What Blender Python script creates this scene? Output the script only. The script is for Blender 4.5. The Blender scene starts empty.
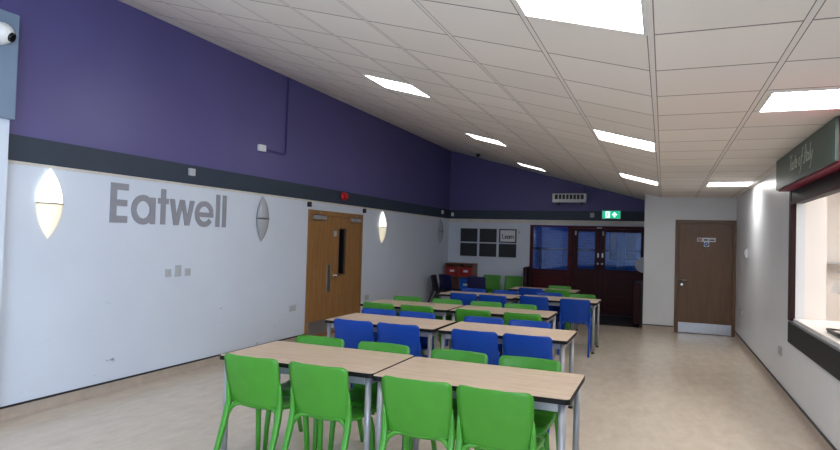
import bpy, bmesh, math, random
from mathutils import Vector, Matrix
random.seed(7)
C = bpy.context.scene.collection
SC = bpy.context.scene

# ------------------------------------------------------------------ dimensions of the room (metres)
XL, XR = -5.0, 1.22            # left and right wall faces
YB, YF = 14.27, -4.0           # back wall and the wall behind the camera
YI, XI = 12.24, -0.345         # face and left side of the boxed-out wall with the brown door
XFOLD, ZFLAT = -0.07, 2.52     # where the ceiling turns from flat to sloping
SLOPE = 0.2688
def zc(x): return ZFLAT if x > XFOLD else ZFLAT + (XFOLD - x) * SLOPE
SL = math.sqrt(1 + SLOPE * SLOPE)

# ------------------------------------------------------------------ materials
MATS = {}
def new_mat(name):
    m = bpy.data.materials.new(name); m.use_nodes = True
    nt = m.node_tree
    return m, nt, nt.nodes['Principled BSDF']
def lin(c):
    return tuple((v / 255 / 12.92) if v / 255 <= 0.04045 else ((v / 255 + 0.055) / 1.055) ** 2.4 for v in c)
def mat(name, rgb, rough=0.5, metal=0.0, var=0.06, scale=6.0, bump=0.0, bscale=60.0, spec=0.5, stretch=(1, 1, 1)):
    """plain painted / moulded surface: a base colour with slight procedural variation"""
    m, nt, b = new_mat(name)
    N, L = nt.nodes, nt.links
    tc = N.new('ShaderNodeTexCoord'); mp = N.new('ShaderNodeMapping'); mp.inputs['Scale'].default_value = stretch
    L.new(tc.outputs['Object'], mp.inputs['Vector'])
    nz = N.new('ShaderNodeTexNoise'); nz.inputs['Scale'].default_value = scale; nz.inputs['Detail'].default_value = 4
    L.new(mp.outputs['Vector'], nz.inputs['Vector'])
    cr = N.new('ShaderNodeValToRGB')
    c = lin(rgb)
    cr.color_ramp.elements[0].position = 0.3; cr.color_ramp.elements[1].position = 0.7
    cr.color_ramp.elements[0].color = tuple(v * (1 - var) for v in c) + (1,)
    cr.color_ramp.elements[1].color = tuple(min(1, v * (1 + var)) for v in c) + (1,)
    L.new(nz.outputs['Fac'], cr.inputs['Fac']); L.new(cr.outputs['Color'], b.inputs['Base Color'])
    b.inputs['Roughness'].default_value = rough; b.inputs['Metallic'].default_value = metal
    b.inputs['Specular IOR Level'].default_value = spec
    if bump:
        n2 = N.new('ShaderNodeTexNoise'); n2.inputs['Scale'].default_value = bscale
        L.new(tc.outputs['Object'], n2.inputs['Vector'])
        bp = N.new('ShaderNodeBump'); bp.inputs['Strength'].default_value = bump; bp.inputs['Distance'].default_value = 0.01
        L.new(n2.outputs['Fac'], bp.inputs['Height']); L.new(bp.outputs['Normal'], b.inputs['Normal'])
    MATS[name] = m
    return m
def emit(name, rgb, strength, rough=0.4):
    m, nt, b = new_mat(name)
    b.inputs['Base Color'].default_value = lin(rgb) + (1,)
    b.inputs['Roughness'].default_value = rough
    b.inputs['Emission Color'].default_value = lin(rgb) + (1,)
    b.inputs['Emission Strength'].default_value = strength
    MATS[name] = m
    return m
def wood(name, a, c, rough=0.45, axis=(1, 8, 1), scale=3.0, fine=14):
    m, nt, b = new_mat(name); N, L = nt.nodes, nt.links
    tc = N.new('ShaderNodeTexCoord'); mp = N.new('ShaderNodeMapping'); mp.inputs['Scale'].default_value = axis
    L.new(tc.outputs['Object'], mp.inputs['Vector'])
    n1 = N.new('ShaderNodeTexNoise'); n1.inputs['Scale'].default_value = scale; n1.inputs['Detail'].default_value = 6
    n1.inputs['Distortion'].default_value = 0.4
    L.new(mp.outputs['Vector'], n1.inputs['Vector'])
    n2 = N.new('ShaderNodeTexNoise'); n2.inputs['Scale'].default_value = fine; n2.inputs['Detail'].default_value = 3
    L.new(mp.outputs['Vector'], n2.inputs['Vector'])
    ad = N.new('ShaderNodeMath'); ad.operation = 'ADD'
    mu = N.new('ShaderNodeMath'); mu.operation = 'MULTIPLY'; mu.inputs[1].default_value = 0.5
    L.new(n1.outputs['Fac'], ad.inputs[0]); L.new(n2.outputs['Fac'], ad.inputs[1]); L.new(ad.outputs[0], mu.inputs[0])
    cr = N.new('ShaderNodeValToRGB')
    cr.color_ramp.elements[0].position = 0.36; cr.color_ramp.elements[0].color = lin(a) + (1,)
    cr.color_ramp.elements[1].position = 0.62; cr.color_ramp.elements[1].color = lin(c) + (1,)
    L.new(mu.outputs[0], cr.inputs['Fac']); L.new(cr.outputs['Color'], b.inputs['Base Color'])
    b.inputs['Roughness'].default_value = rough
    MATS[name] = m
    return m
def wall_paint(name, low, high=None, split=2.24, rough=0.5, scuff=0.0):
    """emulsion paint; a second colour above 'split'; scuff marks near the floor"""
    m, nt, b = new_mat(name); N, L = nt.nodes, nt.links
    g = N.new('ShaderNodeNewGeometry'); sp = N.new('ShaderNodeSeparateXYZ'); L.new(g.outputs['Position'], sp.inputs[0])
    nz = N.new('ShaderNodeTexNoise'); nz.inputs['Scale'].default_value = 1.3; nz.inputs['Detail'].default_value = 5
    L.new(g.outputs['Position'], nz.inputs['Vector'])
    def ramp(c, v):
        cr = N.new('ShaderNodeValToRGB'); c = lin(c)
        cr.color_ramp.elements[0].position = 0.3; cr.color_ramp.elements[1].position = 0.7
        cr.color_ramp.elements[0].color = tuple(x * (1 - v) for x in c) + (1,)
        cr.color_ramp.elements[1].color = tuple(min(1, x * (1 + v)) for x in c) + (1,)
        L.new(nz.outputs['Fac'], cr.inputs['Fac']); return cr.outputs['Color']
    col = ramp(low, 0.03)
    if scuff:
        mp = N.new('ShaderNodeMapping'); mp.inputs['Scale'].default_value = (1, 1.0, 2.2); mp.inputs['Rotation'].default_value = (0.6, 0, 0)
        L.new(g.outputs['Position'], mp.inputs['Vector'])
        s = N.new('ShaderNodeTexNoise'); s.inputs['Scale'].default_value = 5.5; s.inputs['Detail'].default_value = 3; s.inputs['Roughness'].default_value = 0.6
        L.new(mp.outputs['Vector'], s.inputs['Vector'])
        th = N.new('ShaderNodeMapRange'); th.inputs['From Min'].default_value = 0.69; th.inputs['From Max'].default_value = 0.76
        L.new(s.outputs['Fac'], th.inputs['Value'])
        hz = N.new('ShaderNodeMapRange'); hz.inputs['From Min'].default_value = 1.0; hz.inputs['From Max'].default_value = 0.3
        L.new(sp.outputs['Z'], hz.inputs['Value'])
        mm = N.new('ShaderNodeMath'); mm.operation = 'MULTIPLY'; L.new(th.outputs[0], mm.inputs[0]); L.new(hz.outputs[0], mm.inputs[1])
        m2 = N.new('ShaderNodeMath'); m2.operation = 'MULTIPLY'; m2.inputs[1].default_value = scuff; L.new(mm.outputs[0], m2.inputs[0])
        mx = N.new('ShaderNodeMixRGB'); mx.inputs['Color2'].default_value = lin((110, 112, 120)) + (1,)
        L.new(m2.outputs[0], mx.inputs['Fac']); L.new(col, mx.inputs['Color1']); col = mx.outputs['Color']
    if high:
        gt = N.new('ShaderNodeMath'); gt.operation = 'GREATER_THAN'; gt.inputs[1].default_value = split
        L.new(sp.outputs['Z'], gt.inputs[0])
        mx = N.new('ShaderNodeMixRGB'); L.new(gt.outputs[0], mx.inputs['Fac']); L.new(col, mx.inputs['Color1'])
        L.new(ramp(high, 0.05), mx.inputs['Color2']); col = mx.outputs['Color']
    L.new(col, b.inputs['Base Color']); b.inputs['Roughness'].default_value = rough
    n2 = N.new('ShaderNodeTexNoise'); n2.inputs['Scale'].default_value = 40; L.new(g.outputs['Position'], n2.inputs['Vector'])
    bp = N.new('ShaderNodeBump'); bp.inputs['Strength'].default_value = 0.05; bp.inputs['Distance'].default_value = 0.004
    L.new(n2.outputs['Fac'], bp.inputs['Height']); L.new(bp.outputs['Normal'], b.inputs['Normal'])
    MATS[name] = m
    return m
def glass(name, tint=(0.85, 0.92, 1.0), refl=0.12):
    m, nt, b = new_mat(name); N, L = nt.nodes, nt.links
    N.remove(b)
    out = N['Material Output']
    t = N.new('ShaderNodeBsdfTransparent'); t.inputs['Color'].default_value = tint + (1,)
    g = N.new('ShaderNodeBsdfGlossy'); g.inputs['Roughness'].default_value = 0.02
    lw = N.new('ShaderNodeLayerWeight'); pw = N.new('ShaderNodeMath'); pw.operation = 'POWER'; pw.inputs[1].default_value = 5
    L.new(lw.outputs['Facing'], pw.inputs[0])
    ad = N.new('ShaderNodeMath'); ad.operation = 'MULTIPLY_ADD'; ad.inputs[1].default_value = 0.7; ad.inputs[2].default_value = refl; ad.use_clamp = True
    L.new(pw.outputs[0], ad.inputs[0])
    mx = N.new('ShaderNodeMixShader'); L.new(ad.outputs[0], mx.inputs[0]); L.new(t.outputs[0], mx.inputs[1]); L.new(g.outputs[0], mx.inputs[2])
    L.new(mx.outputs[0], out.inputs['Surface'])
    MATS[name] = m
    return m
def ceiling_mat(name):
    """600 mm mineral-fibre tiles in a T-bar grid; UV is metres across / along the ceiling"""
    m, nt, b = new_mat(name); N, L = nt.nodes, nt.links
    uv = N.new('ShaderNodeUVMap'); sp = N.new('ShaderNodeSeparateXYZ'); L.new(uv.outputs[0], sp.inputs[0])
    def M(op, a, bb=None):
        n = N.new('ShaderNodeMath'); n.operation = op
        for i, v in enumerate((a, bb)):
            if v is None: continue
            if isinstance(v, (int, float)): n.inputs[i].default_value = v
            else: L.new(v, n.inputs[i])
        return n.outputs[0]
    def dist(coord, pitch, off):              # distance to the nearest grid line
        q = M('DIVIDE', M('SUBTRACT', coord, off), pitch)
        f = M('SUBTRACT', q, M('FLOOR', q))
        return M('MULTIPLY', M('MINIMUM', f, M('SUBTRACT', 1.0, f)), pitch)
    du = dist(sp.outputs['X'], 0.6, 0.0)
    dv = dist(sp.outputs['Y'], 0.5915, 2.835)
    main = M('LESS_THAN', du, 0.013)
    edge = M('SUBTRACT', M('LESS_THAN', du, 0.018), main)
    cross = M('MULTIPLY', M('LESS_THAN', dv, 0.0065), M('SUBTRACT', 1.0, main))
    # every tile a slightly different white
    tu = M('FLOOR', M('DIVIDE', sp.outputs['X'], 0.6)); tv = M('FLOOR', M('DIVIDE', M('SUBTRACT', sp.outputs['Y'], 2.835), 0.5915))
    cb = N.new('ShaderNodeCombineXYZ'); L.new(tu, cb.inputs[0]); L.new(tv, cb.inputs[1])
    wn = N.new('ShaderNodeTexWhiteNoise'); L.new(cb.outputs[0], wn.inputs['Vector'])
    nz = N.new('ShaderNodeTexNoise'); nz.inputs['Scale'].default_value = 90; nz.inputs['Detail'].default_value = 3; L.new(uv.outputs[0], nz.inputs['Vector'])
    val = M('ADD', M('MULTIPLY', wn.outputs['Value'], 0.5), M('MULTIPLY', nz.outputs['Fac'], 0.5))
    cr = N.new('ShaderNodeValToRGB')
    cr.color_ramp.elements[0].position = 0.1; cr.color_ramp.elements[0].color = lin((222, 215, 209)) + (1,)
    cr.color_ramp.elements[1].position = 0.9; cr.color_ramp.elements[1].color = lin((234, 228, 222)) + (1,)
    L.new(val, cr.inputs['Fac'])
    def mix(f, c1, c2):
        mx = N.new('ShaderNodeMixRGB'); L.new(f, mx.inputs['Fac']); L.new(c1, mx.inputs['Color1'])
        mx.inputs['Color2'].default_value = lin(c2) + (1,); return mx.outputs['Color']
    col = mix(main, cr.outputs['Color'], (222, 216, 211))
    col = mix(edge, col, (120, 114, 110))
    col = mix(cross, col, (112, 106, 102))
    L.new(col, b.inputs['Base Color']); b.inputs['Roughness'].default_value = 0.85
    bp = N.new('ShaderNodeBump'); bp.inputs['Strength'].default_value = 0.12; bp.inputs['Distance'].default_value = 0.003
    L.new(nz.outputs['Fac'], bp.inputs['Height']); L.new(bp.outputs['Normal'], b.inputs['Normal'])
    MATS[name] = m
    return m
def floor_mat(name):
    m, nt, b = new_mat(name); N, L = nt.nodes, nt.links
    g = N.new('ShaderNodeNewGeometry')
    mp = N.new('ShaderNodeMapping'); mp.inputs['Scale'].default_value = (1.0, 0.45, 1); mp.inputs['Rotation'].default_value = (0, 0, 1.3)
    L.new(g.outputs['Position'], mp.inputs['Vector'])
    n1 = N.new('ShaderNodeTexNoise'); n1.inputs['Scale'].default_value = 9; n1.inputs['Detail'].default_value = 8; n1.inputs['Roughness'].default_value = 0.65
    L.new(mp.outputs['Vector'], n1.inputs['Vector'])
    cr = N.new('ShaderNodeValToRGB')
    cr.color_ramp.elements[0].position = 0.32; cr.color_ramp.elements[0].color = lin((198, 185, 168)) + (1,)
    cr.color_ramp.elements[1].position = 0.7; cr.color_ramp.elements[1].color = lin((212, 200, 184)) + (1,)
    L.new(n1.outputs['Fac'], cr.inputs['Fac'])
    n3 = N.new('ShaderNodeTexNoise'); n3.inputs['Scale'].default_value = 1.1; n3.inputs['Detail'].default_value = 4
    L.new(g.outputs['Position'], n3.inputs['Vector'])
    mr = N.new('ShaderNodeMapRange'); mr.inputs['From Min'].default_value = 0.3; mr.inputs['From Max'].default_value = 0.7
    mr.inputs['To Min'].default_value = 0.20; mr.inputs['To Max'].default_value = 0.25
    L.new(n3.outputs['Fac'], mr.inputs['Value']); L.new(mr.outputs[0], b.inputs['Roughness'])
    L.new(cr.outputs['Color'], b.inputs['Base Color'])
    b.inputs['Specular IOR Level'].default_value = 0.5
    MATS[name] = m
    return m
def brick_mat(name, a, c, mortar):
    m, nt, b = new_mat(name); N, L = nt.nodes, nt.links
    tc = N.new('ShaderNodeTexCoord'); mp = N.new('ShaderNodeMapping'); mp.inputs['Rotation'].default_value = (math.radians(90), 0, 0)
    L.new(tc.outputs['Object'], mp.inputs['Vector'])
    br = N.new('ShaderNodeTexBrick'); br.inputs['Scale'].default_value = 3.0
    br.inputs['Color1'].default_value = lin(a) + (1,); br.inputs['Color2'].default_value = lin(c) + (1,); br.inputs['Mortar'].default_value = lin(mortar) + (1,)
    L.new(mp.outputs['Vector'], br.inputs['Vector']); L.new(br.outputs['Color'], b.inputs['Base Color'])
    b.inputs['Roughness'].default_value = 0.8
    MATS[name] = m
    return m

wall_paint('left_paint', (205, 213, 226), (84, 79, 132), rough=0.42, scuff=0.8)
wall_paint('pier_paint', (205, 213, 226), rough=0.45)
wall_paint('back_paint', (203, 211, 224), (84, 79, 132), rough=0.5)
wall_paint('right_paint', (222, 225, 229), rough=0.33, scuff=0.35)
wall_paint('inner_paint', (204, 206, 208), rough=0.45)
wall_paint('servery_paint', (236, 230, 225), rough=0.45)
ceiling_mat('ceiling_tile'); floor_mat('vinyl_floor')
mat('skirting_vinyl', (168, 154, 141), 0.45, var=0.08, scale=9)
mat('skirting_cap', (16, 16, 17), 0.5)
mat('band_paint', (40, 54, 70), 0.55, var=0.05, scale=3)
mat('cream_trim', (206, 201, 193), 0.5)
mat('white_plastic', (226, 226, 224), 0.35, var=0.02)
mat('plate_white', (176, 180, 186), 0.35, var=0.02)
mat('grey_plastic', (176, 176, 176), 0.4, var=0.03)
mat('black_plastic', (18, 18, 20), 0.4, var=0.05)
mat('green_plastic', (66, 144, 40), 0.38, var=0.05, scale=10, bump=0.04, bscale=150)
mat('blue_plastic', (7, 66, 164), 0.4, var=0.05, scale=10, spec=0.35, bump=0.04, bscale=150)
mat('navy_plastic', (26, 26, 82), 0.4, var=0.05, scale=10)
mat('charcoal_plastic', (38, 40, 46), 0.45, var=0.05, scale=10)
mat('silver_paint', (158, 158, 162), 0.38, metal=0.35, var=0.04)
mat('steel', (180, 180, 182), 0.3, metal=0.9, var=0.05, scale=20, stretch=(1, 30, 1))
mat('chrome', (200, 200, 200), 0.15, metal=1.0, var=0.02)
mat('letter_grey', (140, 141, 150), 0.5, var=0.04)
mat('edge_band', (13, 12, 12), 0.6, spec=0.3)
mat('red_paint', (72, 5, 17), 0.5, var=0.06, spec=0.25)
mat('jamb_red', (40, 10, 17), 0.5, spec=0.3)
mat('dark_red_paint', (52, 5, 14), 0.5, var=0.06, spec=0.25)
mat('red_fascia', (140, 22, 56), 0.4, var=0.05)
mat('red_alarm', (190, 22, 26), 0.35)
mat('sign_green', (46, 70, 64), 0.42, var=0.05)
mat('sign_letter', (196, 200, 192), 0.5)
mat('board_grey', (112, 130, 152), 0.45, var=0.06, scale=2)
mat('sparkle_dark', (22, 16, 20), 0.5, var=0.9, scale=22, spec=0.3)
mat('slate', (27, 29, 31), 0.5, var=0.1, scale=8, spec=0.3)
mat('mat_black', (14, 14, 16), 0.95, var=0.3, scale=80, bump=0.3, bscale=200)
mat('chalk_black', (24, 27, 36), 0.5, var=0.1)
mat('paper', (214, 218, 224), 0.7, var=0.02)
mat('pink_paper', (206, 180, 184), 0.7, var=0.02)
mat('ink', (22, 22, 26), 0.6)
mat('sign_blue', (24, 74, 160), 0.5)
mat('tray_red', (145, 18, 18), 0.35, var=0.05)
mat('tray_blue', (20, 92, 190), 0.35, var=0.05)
mat('dark_glass', (12, 14, 18), 0.08, var=0.02)
mat('worktop_white', (236, 232, 226), 0.3, var=0.02)
mat('purple_conduit', (70, 62, 118), 0.45)
mat('yard_paving', (120, 122, 126), 0.8, var=0.1)
mat('yard_post', (150, 146, 132), 0.7)
mat('yard_white', (200, 205, 214), 0.7)
mat('yard_dark', (30, 34, 42), 0.7)
mat('food_brown', (120, 74, 44), 0.6, var=0.2, scale=20)
brick_mat('yard_brick', (150, 150, 156), (128, 128, 138), (176, 178, 184))
wood('beech_laminate', (190, 168, 146), (210, 190, 168), 0.4, (1.0, 9, 1), 3.0)
wood('oak_door', (132, 92, 50), (160, 118, 70), 0.42, (9, 9, 0.7), 2.4, 16)
wood('brown_door', (88, 64, 42), (108, 80, 55), 0.45, (9, 9, 0.7), 2.4, 16)
wood('cabinet_wood', (120, 84, 62), (140, 100, 76), 0.5, (1, 1, 6), 3)
glass('pane_glass', (0.50, 0.66, 1.0), 0.045)
glass('clear_glass', (0.95, 0.96, 0.97), 0.03)
emit('panel_light', (255, 253, 250), 14.0)
emit('panel_dim', (255, 253, 250), 5.5)
emit('panel_low', (255, 253, 250), 2.4)
emit('lamp_on_top', (255, 252, 240), 0.9)
emit('lamp_on_low', (255, 244, 214), 0.3)
mat('lamp_off', (158, 160, 164), 0.15, var=0.03)
emit('exit_green', (6, 180, 132), 0.75)
emit('exit_white', (240, 255, 250), 0.9)
emit('heat_lamp', (255, 232, 205), 6.0)

# ------------------------------------------------------------------ mesh helpers
class MB:
    def __init__(s): s.v = []; s.f = []; s.m = []; s.s = []
    def face(s, idx, m=0, sm=False): s.f.append(tuple(idx)); s.m.append(m); s.s.append(sm)
    def box(s, x0, x1, y0, y1, z0, z1, m=0):
        x0, x1 = sorted((x0, x1)); y0, y1 = sorted((y0, y1)); z0, z1 = sorted((z0, z1))
        n = len(s.v)
        s.v += [(x0, y0, z0), (x1, y0, z0), (x1, y1, z0), (x0, y1, z0), (x0, y0, z1), (x1, y0, z1), (x1, y1, z1), (x0, y1, z1)]
        for q in ((0, 3, 2, 1), (4, 5, 6, 7), (0, 1, 5, 4), (1, 2, 6, 5), (2, 3, 7, 6), (3, 0, 4, 7)): s.face([n + i for i in q], m)
        return s
    def bm_add(s, bm, m=0, smooth=False):
        n = len(s.v); bm.verts.index_update()
        s.v += [tuple(v.co) for v in bm.verts]
        for f in bm.faces: s.face([n + v.index for v in f.verts], m, smooth)
        bm.free(); return s
    def rbox(s, x0, x1, y0, y1, z0, z1, r=0.01, m=0, seg=2):
        x0, x1 = sorted((x0, x1)); y0, y1 = sorted((y0, y1)); z0, z1 = sorted((z0, z1))
        bm = bmesh.new(); bmesh.ops.create_cube(bm, size=1)
        for v in bm.verts:
            v.co = ((x0 + x1) / 2 + v.co.x * (x1 - x0), (y0 + y1) / 2 + v.co.y * (y1 - y0), (z0 + z1) / 2 + v.co.z * (z1 - z0))
        bmesh.ops.bevel(bm, geom=bm.edges[:], offset=min(r, 0.49 * min(x1 - x0, y1 - y0, z1 - z0)), segments=seg, affect='EDGES', profile=0.5)
        return s.bm_add(bm, m)
    def prism(s, poly, origin, ux, uy, un, d0, d1, m=0, m_top=None, smooth_side=False):
        """poly in 2-D, laid in the plane ux/uy at origin, pushed from d0 to d1 along un"""
        o, ux, uy, un = Vector(origin), Vector(ux), Vector(uy), Vector(un)
        n = len(s.v); k = len(poly)
        a = sum(poly[i][0] * poly[(i + 1) % k][1] - poly[(i + 1) % k][0] * poly[i][1] for i in range(k))
        if (a < 0) != (ux.cross(uy).dot(un) * (d1 - d0) < 0): poly = poly[::-1]
        for d in (d0, d1):
            for (a_, b_) in poly: s.v.append(tuple(o + ux * a_ + uy * b_ + un * d))
        s.face([n + i for i in range(k - 1, -1, -1)], m)
        s.face([n + k + i for i in range(k)], m if m_top is None else m_top)
        for i in range(k):
            j = (i + 1) % k; s.face([n + i, n + j, n + k + j, n + k + i], m, smooth_side)
        return s
    def tube(s, pts, rad, n=10, m=0, flat=None, cap=True):
        """round tube (or, with flat, rounded-rectangle bar of half-widths r and r*flat) through pts"""
        P = [Vector(p) for p in pts]
        if not isinstance(rad, (list, tuple)): rad = [rad] * len(P)
        base = len(s.v); up = None
        for i, p in enumerate(P):
            t = (P[min(i + 1, len(P) - 1)] - P[max(i - 1, 0)]).normalized()
            if up is None:
                up = Vector((1, 0, 0)) if abs(t.x) < 0.9 else Vector((0, 1, 0))
            a = (up - t * up.dot(t)).normalized(); b = t.cross(a); up = a
            for k in range(n):
                th = 2 * math.pi * k / n; c, q = math.cos(th), math.sin(th)
                if flat:
                    e = 0.55
                    c = math.copysign(abs(c) ** e, c); q = math.copysign(abs(q) ** e, q) * flat
                s.v.append(tuple(p + (a * c + b * q) * rad[i]))
        for i in range(len(P) - 1):
            for k in range(n):
                k2 = (k + 1) % n
                s.face([base + i * n + k, base + i * n + k2, base + (i + 1) * n + k2, base + (i + 1) * n + k], m, True)
        if cap:
            s.face([base + k for k in range(n - 1, -1, -1)], m)
            e = base + (len(P) - 1) * n; s.face([e + k for k in range(n)], m)
        return s
    def cyl(s, p0, p1, r0, r1=None, n=16, m=0): return s.tube([p0, p1], [r0, r0 if r1 is None else r1], n, m)
    def lathe(s, prof, origin, axis, n=20, m=0):
        ax = Vector(axis).normalized(); a = ax.orthogonal().normalized(); b = ax.cross(a); o = Vector(origin); base = len(s.v)
        for (r, h) in prof:
            for k in range(n):
                th = 2 * math.pi * k / n; s.v.append(tuple(o + ax * h + (a * math.cos(th) + b * math.sin(th)) * max(r, 1e-4)))
        for i in range(len(prof) - 1):
            for k in range(n):
                k2 = (k + 1) % n; s.face([base + i * n + k, base + i * n + k2, base + (i + 1) * n + k2, base + (i + 1) * n + k], m, True)
        s.face([base + k for k in range(n - 1, -1, -1)], m); e = base + (len(prof) - 1) * n; s.face([e + k for k in range(n)], m)
        return s
    def build(s, name, mats, parent=None, local=False, origin=None):
        if isinstance(mats, str): mats = [mats]
        me = bpy.data.meshes.new(name)
        if parent is not None and not local:
            off = Vector((0, 0, 0)); p = parent
            while p is not None: off += p.location; p = p.parent
        elif parent is None:
            if origin is None:
                lo = [min(v[i] for v in s.v) for i in range(3)]; hi = [max(v[i] for v in s.v) for i in range(3)]
                off = Vector(((lo[0] + hi[0]) / 2, (lo[1] + hi[1]) / 2, lo[2]))
            else: off = Vector(origin)
        else: off = Vector((0, 0, 0))
        me.from_pydata([tuple(Vector(v) - off) for v in s.v], [], s.f)
        for mn in mats: me.materials.append(MATS[mn])
        me.polygons.foreach_set('material_index', s.m); me.polygons.foreach_set('use_smooth', s.s)
        me.update()
        o = bpy.data.objects.new(name, me); C.objects.link(o)
        if parent is not None: o.parent = parent
        else: o.location = off
        return o

def tag(o, label, cat, group=None):
    o['label'] = label; o['category'] = cat
    if group: o['group'] = group
    return o
def struct(o, label=None, cat=None):
    o['kind'] = 'structure'
    if label: o['label'] = label
    if cat: o['category'] = cat
    return o
def thing(name, label, cat, loc=(0, 0, 0), rz=0.0, group=None):
    o = bpy.data.objects.new(name, None); C.objects.link(o); o.empty_display_size = 0.1
    o.location = loc; o.rotation_euler = (0, 0, rz)
    return tag(o, label, cat, group)
def dup(root, loc, rz, label, group=None):
    r = root.copy(); C.objects.link(r); r.location = loc; r.rotation_euler = (0, 0, rz); r['label'] = label
    if group: r['group'] = group
    for ch in list(root.children):
        c = ch.copy(); C.objects.link(c); c.parent = r
        for g in list(ch.children):
            d = g.copy(); C.objects.link(d); d.parent = c
    return r
def ribbon(mb, strokes, w, origin, ux, uy, un, d0, d1, m=0):
    """flat pen strokes (polylines) in a plane, as thin raised bars with mitred joins"""
    for st in strokes:
        P = [Vector(p) for p in st]; Lf = []; Rt = []
        for i, p in enumerate(P):
            t = P[min(i + 1, len(P) - 1)] - P[max(i - 1, 0)]
            t = Vector((t[0], t[1])).normalized(); nrm = Vector((-t.y, t.x)) * (w / 2)
            Lf.append((p[0] + nrm.x, p[1] + nrm.y)); Rt.append((p[0] - nrm.x, p[1] - nrm.y))
        for i in range(len(P) - 1):
            mb.prism([Rt[i], Rt[i + 1], Lf[i + 1], Lf[i]], origin, ux, uy, un, d0, d1, m)
    return mb
def arc(cx, cy, rx, ry, a0, a1, n=24):
    return [(cx + rx * math.cos(math.radians(a0 + (a1 - a0) * i / n)), cy + ry * math.sin(math.radians(a0 + (a1 - a0) * i / n))) for i in range(n + 1)]

# ------------------------------------------------------------------ the room shell
struct(MB().box(XL - 0.15, 3.4, YF - 0.15, YB + 0.12, -0.1, 0).build('floor', 'vinyl_floor'), 'beige marbled vinyl floor of the canteen', 'floor')

def ceiling():
    s = MB(); uvs = {}
    secs = [(XL - 0.12, None), (XFOLD, None), (3.4, None)]
    y0, y1 = YF - 0.12, YB + 0.12
    me = bpy.data.meshes.new('ceiling')
    xs = [XL - 0.12, XFOLD, 3.4]
    zs = [zc(xs[0]), ZFLAT, ZFLAT]
    us = [-(XFOLD - xs[0]) * SL, 0.0, 3.4 - XFOLD]
    us[0] -= 0.0
    v = []; f = []; uv = []
    for x, z in zip(xs, zs): v += [(x, y0, z), (x, y1, z)]
    for x, z in zip(xs, zs): v += [(x, y0, z + 0.06), (x, y1, z + 0.06)]
    for i in range(2):
        a = i * 2
        f.append((a, a + 1, a + 3, a + 2)); uv.append([(us[i], y0), (us[i], y1), (us[i + 1], y1), (us[i + 1], y0)])
        b = a + 6
        f.append((b, b + 2, b + 3, b + 1)); uv.append([(0.3, 0.3)] * 4)
    for q in ((0, 6, 7, 1), (4, 5, 11, 10)): f.append(q); uv.append([(0.3, 0.3)] * 4)
    for q in ((0, 2, 8, 6), (2, 4, 10, 8), (1, 7, 9, 3), (3, 9, 11, 5)): f.append(q); uv.append([(0.3, 0.3)] * 4)
    me.from_pydata(v, [], f); me.materials.append(MATS['ceiling_tile'])
    lay = me.uv_layers.new(name='UVMap'); k = 0
    for poly, u in zip(me.polygons, uv):
        for li, c in zip(poly.loop_indices, u): lay.data[li].uv = c
    me.update()
    o = bpy.data.objects.new('ceiling', me); C.objects.link(o)
    return struct(o, 'white tiled suspended ceiling, sloping up to the purple wall', 'ceiling')
ceiling()

DY0, DY1, DZ = 7.81, 9.59, 2.0          # left double door
w = MB()
top = zc(XL) + 0.005
w.box(XL - 0.12, XL, YF, DY0, 0, top).box(XL - 0.12, XL, DY1, YB, 0, top).box(XL - 0.12, XL, DY0, DY1, DZ, top)
struct(w.build('wall_left', 'left_paint'), 'long left wall, white below and purple above', 'wall')

w = MB(); BX0, BX1, BZ = -2.95, -0.36, 2.02
w.box(XL - 0.12, BX0, YB, YB + 0.12, 0, BZ).box(BX1, XI + 0.12, YB, YB + 0.12, 0, BZ)
poly = [(XL - 0.12, BZ), (XI + 0.12, BZ), (XI + 0.12, zc(XI + 0.12)), (XL - 0.12, zc(XL - 0.12))]
w.prism(poly, (0, 0, 0), (1, 0, 0), (0, 0, 1), (0, 1, 0), YB, YB + 0.12)
struct(w.build('wall_back', 'back_paint'), 'far back wall, white below and purple above', 'wall')

w = MB()
D2X0, D2X1, D2Z = 0.20, 1.22, 2.10
w.prism([(XI, 0), (D2X0, 0), (D2X0, ZFLAT), (XFOLD, ZFLAT), (XI, zc(XI))], (0, 0, 0), (1, 0, 0), (0, 0, 1), (0, 1, 0), YI, YI + 0.12)
w.box(D2X0, XR, YI, YI + 0.12, D2Z, ZFLAT)
w.box(XI, XI + 0.12, YI + 0.12, YB, 0, zc(XI + 0.12))
struct(w.build('wall_inner', 'inner_paint'), 'pale boxed-out wall holding the brown door', 'wall')

HY0, HY1, HZ0, HZ1 = 3.9, 7.07, 0.87, 2.19   # serving hatch
WY0, WY1, WZ0, WZ1 = -3.4, -0.6, 0.9, 2.2    # window on the right, behind the viewpoint
w = MB()
w.box(XR, XR + 0.1, WY1, HY0, 0, ZFLAT).box(XR, XR + 0.1, HY1, YI + 0.12, 0, ZFLAT).box(XR, XR + 0.1, YF, WY0, 0, ZFLAT)
w.box(XR, XR + 0.1, HY0, HY1, 0, HZ0).box(XR, XR + 0.1, HY0, HY1, HZ1, ZFLAT)
w.box(XR, XR + 0.1, WY0, WY1, 0, WZ0).box(XR, XR + 0.1, WY0, WY1, WZ1, ZFLAT)
struct(w.build('wall_right', 'right_paint'), 'right wall with the serving hatch', 'wall')

w = MB()
w.prism([(XL - 0.12, 0), (XR + 0.1, 0), (XR + 0.1, ZFLAT), (XFOLD, ZFLAT), (XL - 0.12, zc(XL - 0.12))], (0, 0, 0), (1, 0, 0), (0, 0, 1), (0, 1, 0), YF - 0.12, YF)
struct(w.build('wall_front', 'back_paint'), 'wall behind the viewpoint', 'wall')

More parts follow.
